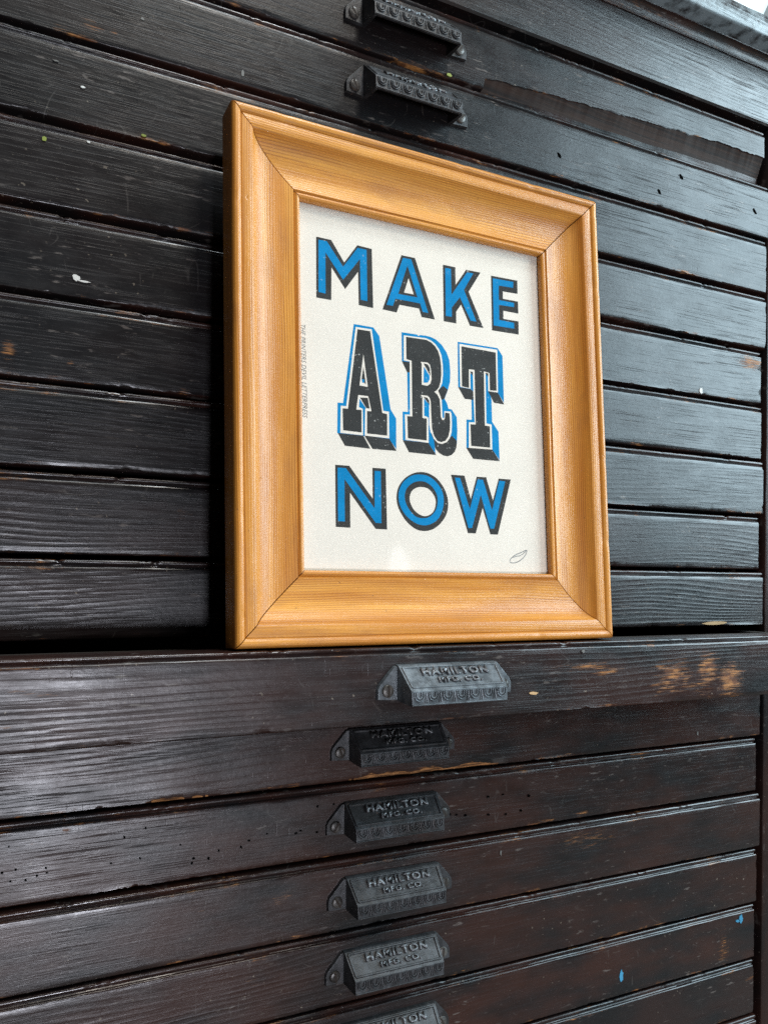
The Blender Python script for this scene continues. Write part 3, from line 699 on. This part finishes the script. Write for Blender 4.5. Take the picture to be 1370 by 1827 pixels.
letter('printed_letter', [(R2, s2, [[(485, 155), (740, 210), (1115, 1368), (865, 1320), (815, 1160), (450, 1090), (395, 1235), (130, 1175)], [(620, 590), (718, 895), (535, 860)]], 0, BK),
    (R2, s2, [[(515, 205), (670, 235), (990, 1245), (885, 1225), (835, 1065), (370, 975), (325, 1110), (205, 1090)], [(598, 350), (785, 950), (425, 885)]], 1, BL)])
R3, s3 = (780, 460), 1370 / 160
letter('printed_letter', [(R3, s3, [[(85, 100), (275, 140), (280, 410), (440, 178), (660, 222), (478, 515), (705, 1070), (500, 1035), (362, 712), (288, 820), (290, 1000), (98, 965)]], 0, BK),
    (R3, s3, [[(120, 150), (207, 165), (217, 560), (455, 218), (550, 235), (407, 485), (597, 972), (510, 955), (345, 600), (222, 755), (222, 898), (130, 885)]], 1, BL)])
letter('printed_letter', [(R3, s3, [[(820, 268), (1222, 345), (1225, 548), (1000, 510), (1003, 622), (1232, 665), (1238, 850), (1008, 805), (1010, 930), (1240, 968), (1243, 1170), (835, 1105)]], 0, BK),
    (R3, s3, [[(847, 308), (1160, 365), (1158, 455), (938, 420), (940, 640), (1172, 685), (1172, 750), (943, 715), (945, 945), (1172, 990), (1175, 1080), (860, 1030)]], 1, BL)])
R4, s4 = (595, 570), 914 / 120
letter('printed_letter', [
    (R4, s4, [[(275, 58), (540, 105), (622, 225), (775, 1220), (850, 1345), (853, 1765), (757, 1622), (50, 1545), (55, 1128), (130, 1133)]], 0, BL),
    (R4, s4, [[(60, 1543), (405, 1578), (500, 1755), (155, 1715)]], 1, BK), (R4, s4, [[(418, 1575), (760, 1622), (855, 1785), (530, 1758)]], 1, BK),
    (R4, s4, [[(300, 98), (518, 132), (675, 1240), (752, 1253), (757, 1615), (425, 1577), (405, 1575), (92, 1540), (98, 1170), (172, 1178)]], 2, WH),
    (R4, s4, [[(325, 130), (497, 158), (662, 1270), (728, 1285), (728, 1578), (455, 1548), (455, 1243), (515, 1247), (470, 1040), (335, 1025), (308, 1222), (380, 1230), (380, 1535), (130, 1505), (122, 1205), (195, 1212)], [(405, 470), (465, 915), (352, 895)]], 3, BK),
    (R4, s4, [[(352, 1075), (440, 1205), (428, 1215), (423, 1577), (402, 1575), (397, 1212), (345, 1190)]], 3, BL), (R4, s4, [[(358, 1058), (465, 1065), (490, 1210), (445, 1205)]], 3, BK),
    (R4, s4, [[(405, 640), (440, 885), (380, 810)]], 3, BK), (R4, s4, [[(384, 805), (420, 820), (415, 860), (388, 855)]], 4, BL)])
R5, s5 = (710, 590), 874 / 110
letter('printed_letter', [
    (R5, s5, [[(50, 18), (270, 52), (290, 75), (310, 58), (400, 70), (470, 88), (540, 125), (620, 200), (690, 310), (728, 420), (740, 560), (738, 720), (705, 840), (660, 965), (695, 1030), (715, 1105), (760, 1115), (832, 1225), (840, 1400), (834, 1600), (700, 1640), (520, 1640), (532, 1745), (430, 1590), (68, 1550), (65, 1145), (140, 1150), (130, 590), (55, 430)]], 0, BL),
    (R5, s5, [[(55, 430), (170, 445), (165, 590), (130, 588)]], 1, BK), (R5, s5, [[(68, 1552), (430, 1590), (540, 1762), (155, 1722)]], 1, BK),
    (R5, s5, [[(470, 1450), (560, 1560), (680, 1560), (765, 1490), (832, 1560), (828, 1650), (805, 1712), (760, 1762), (700, 1780), (640, 1768), (580, 1730), (530, 1670)]], 1, BK),
    (R5, s5, [[(550, 850), (640, 780), (705, 835), (655, 965), (610, 985)]], 1, BK),
    (R5, s5, [[(80, 62), (400, 105), (470, 138), (530, 190), (580, 260), (615, 350), (633, 480), (637, 620), (625, 740), (595, 810), (566, 850), (590, 905), (618, 985), (630, 1230), (642, 1240), (655, 1230), (655, 1140), (745, 1145), (757, 1180), (763, 1300), (758, 1440), (735, 1520), (690, 1580), (620, 1605), (565, 1592), (505, 1530), (470, 1440), (432, 1590), (105, 1545), (95, 1185), (168, 1190), (165, 435), (80, 420)]], 2, WH),
    (R5, s5, [[(113, 85), (400, 128), (465, 162), (520, 215), (565, 285), (595, 380), (610, 500), (612, 620), (603, 720), (580, 800), (545, 848), (512, 862), (556, 905), (590, 970), (600, 1080), (605, 1215), (618, 1255), (642, 1268), (660, 1250), (668, 1160), (728, 1170), (738, 1290), (733, 1410), (712, 1500), (670, 1560), (610, 1580), (555, 1560), (510, 1490), (482, 1390), (470, 1200), (463, 1000), (445, 945), (410, 920), (320, 908), (345, 940), (345, 1235), (405, 1245), (405, 1555), (140, 1525), (130, 1210), (202, 1215), (192, 425), (118, 400)],
        [(320, 440), (420, 450), (452, 485), (468, 570), (475, 680), (458, 750), (415, 780), (335, 765), (335, 470)]], 3, BK),
    (R5, s5, [[(368, 960), (440, 1045), (440, 1330), (462, 1450), (505, 1540), (528, 1700), (434, 1590), (430, 1235), (412, 1220), (370, 1205)]], 3, BL),
    (R5, s5, [[(360, 935), (415, 950), (440, 990), (447, 1055)]], 4, BK),
    (R5, s5, [[(365, 505), (447, 640), (445, 690), (420, 735), (362, 735)]], 3, BL), (R5, s5, [[(360, 462), (420, 475), (448, 525), (458, 640)]], 4, BK)])
R6, s6 = (805, 600), 834 / 105
letter('printed_letter', [
    (R6, s6, [[(90, 75), (655, 165), (725, 275), (745, 945), (660, 797), (540, 777), (570, 900), (578, 1210), (668, 1350), (685, 1755), (580, 1602), (215, 1577), (215, 1178), (290, 1182), (285, 895), (265, 745), (97, 717)]], 0, BL),
    (R6, s6, [[(98, 718), (265, 745), (312, 780), (312, 900), (190, 885)]], 1, BK), (R6, s6, [[(520, 778), (660, 798), (748, 965), (605, 940)]], 1, BK), (R6, s6, [[(212, 1578), (580, 1602), (687, 1770), (310, 1735)]], 1, BK),
    (R6, s6, [[(113, 105), (650, 190), (660, 795), (525, 775), (488, 770), (497, 1235), (570, 1250), (580, 1605), (248, 1580), (248, 1215), (330, 1220), (310, 780), (270, 742), (125, 715)]], 2, WH),
    (R6, s6, [[(142, 140), (628, 228), (640, 770), (545, 765), (540, 520), (460, 495), (475, 1265), (545, 1275), (550, 1578), (280, 1552), (270, 1245), (345, 1250), (328, 475), (248, 465), (250, 730), (150, 708)]], 3, BK),
    (R6, s6, [[(268, 520), (305, 545), (311, 780), (272, 742)]], 3, BL), (R6, s6, [[(263, 495), (305, 500), (305, 565)]], 4, BK), (R6, s6, [[(484, 525), (518, 570), (522, 775), (490, 772)]], 3, BL), (R6, s6, [[(480, 515), (525, 525), (518, 575)]], 4, BK)])
R7, s7 = (590, 820), 1370 / 120
letter('printed_letter', [(R7, s7, [[(90, 103), (378, 125), (855, 795), (848, 165), (1120, 185), (1148, 1425), (915, 1412), (392, 675), (400, 1388), (102, 1370)]], 0, BK),
    (R7, s7, [[(138, 162), (308, 172), (895, 995), (893, 228), (1020, 238), (1033, 1298), (915, 1290), (280, 395), (288, 1262), (150, 1255)]], 1, BL)])
R8, s8 = (695, 830), 1370 / 230
letter('printed_letter', [(R8, s8, [crom([(320, 72), (410, 85), (500, 140), (570, 230), (612, 330), (622, 430), (600, 530), (540, 620), (460, 680), (370, 700), (280, 680), (190, 610), (120, 510), (80, 410), (75, 310), (100, 220), (160, 140), (240, 90)]), crom([(345, 232), (410, 250), (465, 310), (490, 380), (480, 460), (445, 515), (385, 542), (320, 525), (260, 475), (220, 400), (215, 330), (240, 270), (290, 238)])], 0, BK),
    (R8, s8, [crom([(320, 98), (400, 112), (475, 160), (540, 240), (572, 330), (572, 430), (540, 530), (490, 595), (410, 635), (330, 635), (250, 600), (170, 530), (115, 440), (95, 350), (102, 265), (140, 185), (200, 130), (260, 103)]), crom([(335, 170), (400, 188), (460, 240), (500, 310), (510, 390), (495, 465), (455, 525), (400, 558), (330, 562), (270, 540), (215, 480), (175, 410), (160, 335), (175, 260), (215, 210), (270, 178)])], 1, BL)])
letter('printed_letter', [(R8, s8, [[(650, 100), (795, 110), (862, 360), (925, 122), (1025, 128), (1098, 375), (1158, 142), (1287, 152), (1150, 738), (1070, 735), (988, 455), (915, 725), (832, 722)]], 0, BK),
    (R8, s8, [[(692, 130), (748, 135), (852, 465), (935, 150), (992, 155), (1088, 480), (1165, 165), (1228, 172), (1110, 675), (1070, 675), (968, 315), (875, 668), (838, 668)]], 1, BL)])
# pencilled leaf
def stroke(bm, pts, wd, layer):
    q = [on_print(*p) for p in pts]; y = (HPRINT - LAYER * layer) * S
    for (a0, b0), (a1, b1) in zip(q, q[1:]):
        d = Vector((a1 - a0, b1 - b0)).normalized(); nx, nz = -d.y * wd, d.x * wd
        vs_ = [bm.verts.new((p[0] * S, y, p[1] * S)) for p in ((a0 - nx, b0 - nz), (a1 - nx, b1 - nz), (a1 + nx, b1 + nz), (a0 + nx, b0 + nz))]
        f = bm.faces.new(vs_); f.normal_update()
        if f.normal.y > 0: f.normal_flip()
bm = bmesh.new(); z3 = lambda x, y: (520 + x / 2.854, 800 + y / 2.854)
stroke(bm, crom([z3(1111, 577), z3(1118, 560), z3(1140, 543), z3(1170, 530), z3(1197, 519), z3(1192, 540), z3(1172, 565), z3(1145, 581), z3(1120, 583)]), 0.0055, 1)
stroke(bm, [z3(1128, 556), z3(1145, 549), z3(1160, 548), z3(1176, 540), z3(1197, 519)], 0.0045, 2)
me = bpy.data.meshes.new('pencil_leaf'); bm.to_mesh(me); bm.free(); link('pencil_leaf', me, pr, [PENCIL])
# imprint down the left margin, reading downwards
b = text_mesh('THE PRINTERS DEVIL LETTERPRESS', 1.0, 1.0, 0.0, off=0.004, shear=0.25, spacing=1.05)
(ax, az), (bx_, bz) = on_print(536.5, 578), on_print(540.5, 745); cap = 0.062
for v in b.verts:
    s_ = v.co.x + 0.5; h_ = v.co.y
    v.co = Vector(((ax + (bx_ - ax) * s_ + 0.028 + h_ * cap) * S, (HPRINT - LAYER) * S, (az + (bz - az) * s_) * S))
for f in b.faces:
    f.normal_update()
    if f.normal.y > 0: f.normal_flip()
me = bpy.data.meshes.new('imprint_line'); b.to_mesh(me); b.free(); link('imprint_line', me, pr, [GREYINK])

# ================================================================== white pot on the cabinet top
pot = None
bm = bmesh.new(); n = 48
pf = [(0.0, 0.0), (0.9, 0.0), (1.0, 0.05), (1.5, 0.7), (1.85, 1.5), (2.0, 2.4), (2.02, 3.2), (1.94, 3.25), (1.88, 3.2), (1.86, 2.4), (1.7, 1.6), (1.3, 0.8), (0.8, 0.25), (0.0, 0.2)]
rings = [[bm.verts.new((r * math.cos(a) * S, r * math.sin(a) * S, z * S)) for a in np.linspace(0, 2 * math.pi, n, endpoint=False)] if r > 0 else [bm.verts.new((0, 0, z * S))] for r, z in pf]
for A_, B_ in zip(rings, rings[1:]):
    for i in range(n):
        j = (i + 1) % n
        if len(A_) == 1: bm.faces.new((A_[0], B_[i], B_[j]))
        elif len(B_) == 1: bm.faces.new((A_[i], A_[j], B_[0]))
        else: bm.faces.new((A_[i], A_[j], B_[j], B_[i]))
pot = from_bm('pot', bm, [mat_plain('white_glaze', (0.80, 0.80, 0.78), 0.3, 0.02, 20.0, 0.5, 0.02)], None, True)
pot.location = W(10.45, 1.75, 2.60)
pot['label'] = 'white rounded pot on the cabinet top, cut off by the top right corner'; pot['category'] = 'pot'
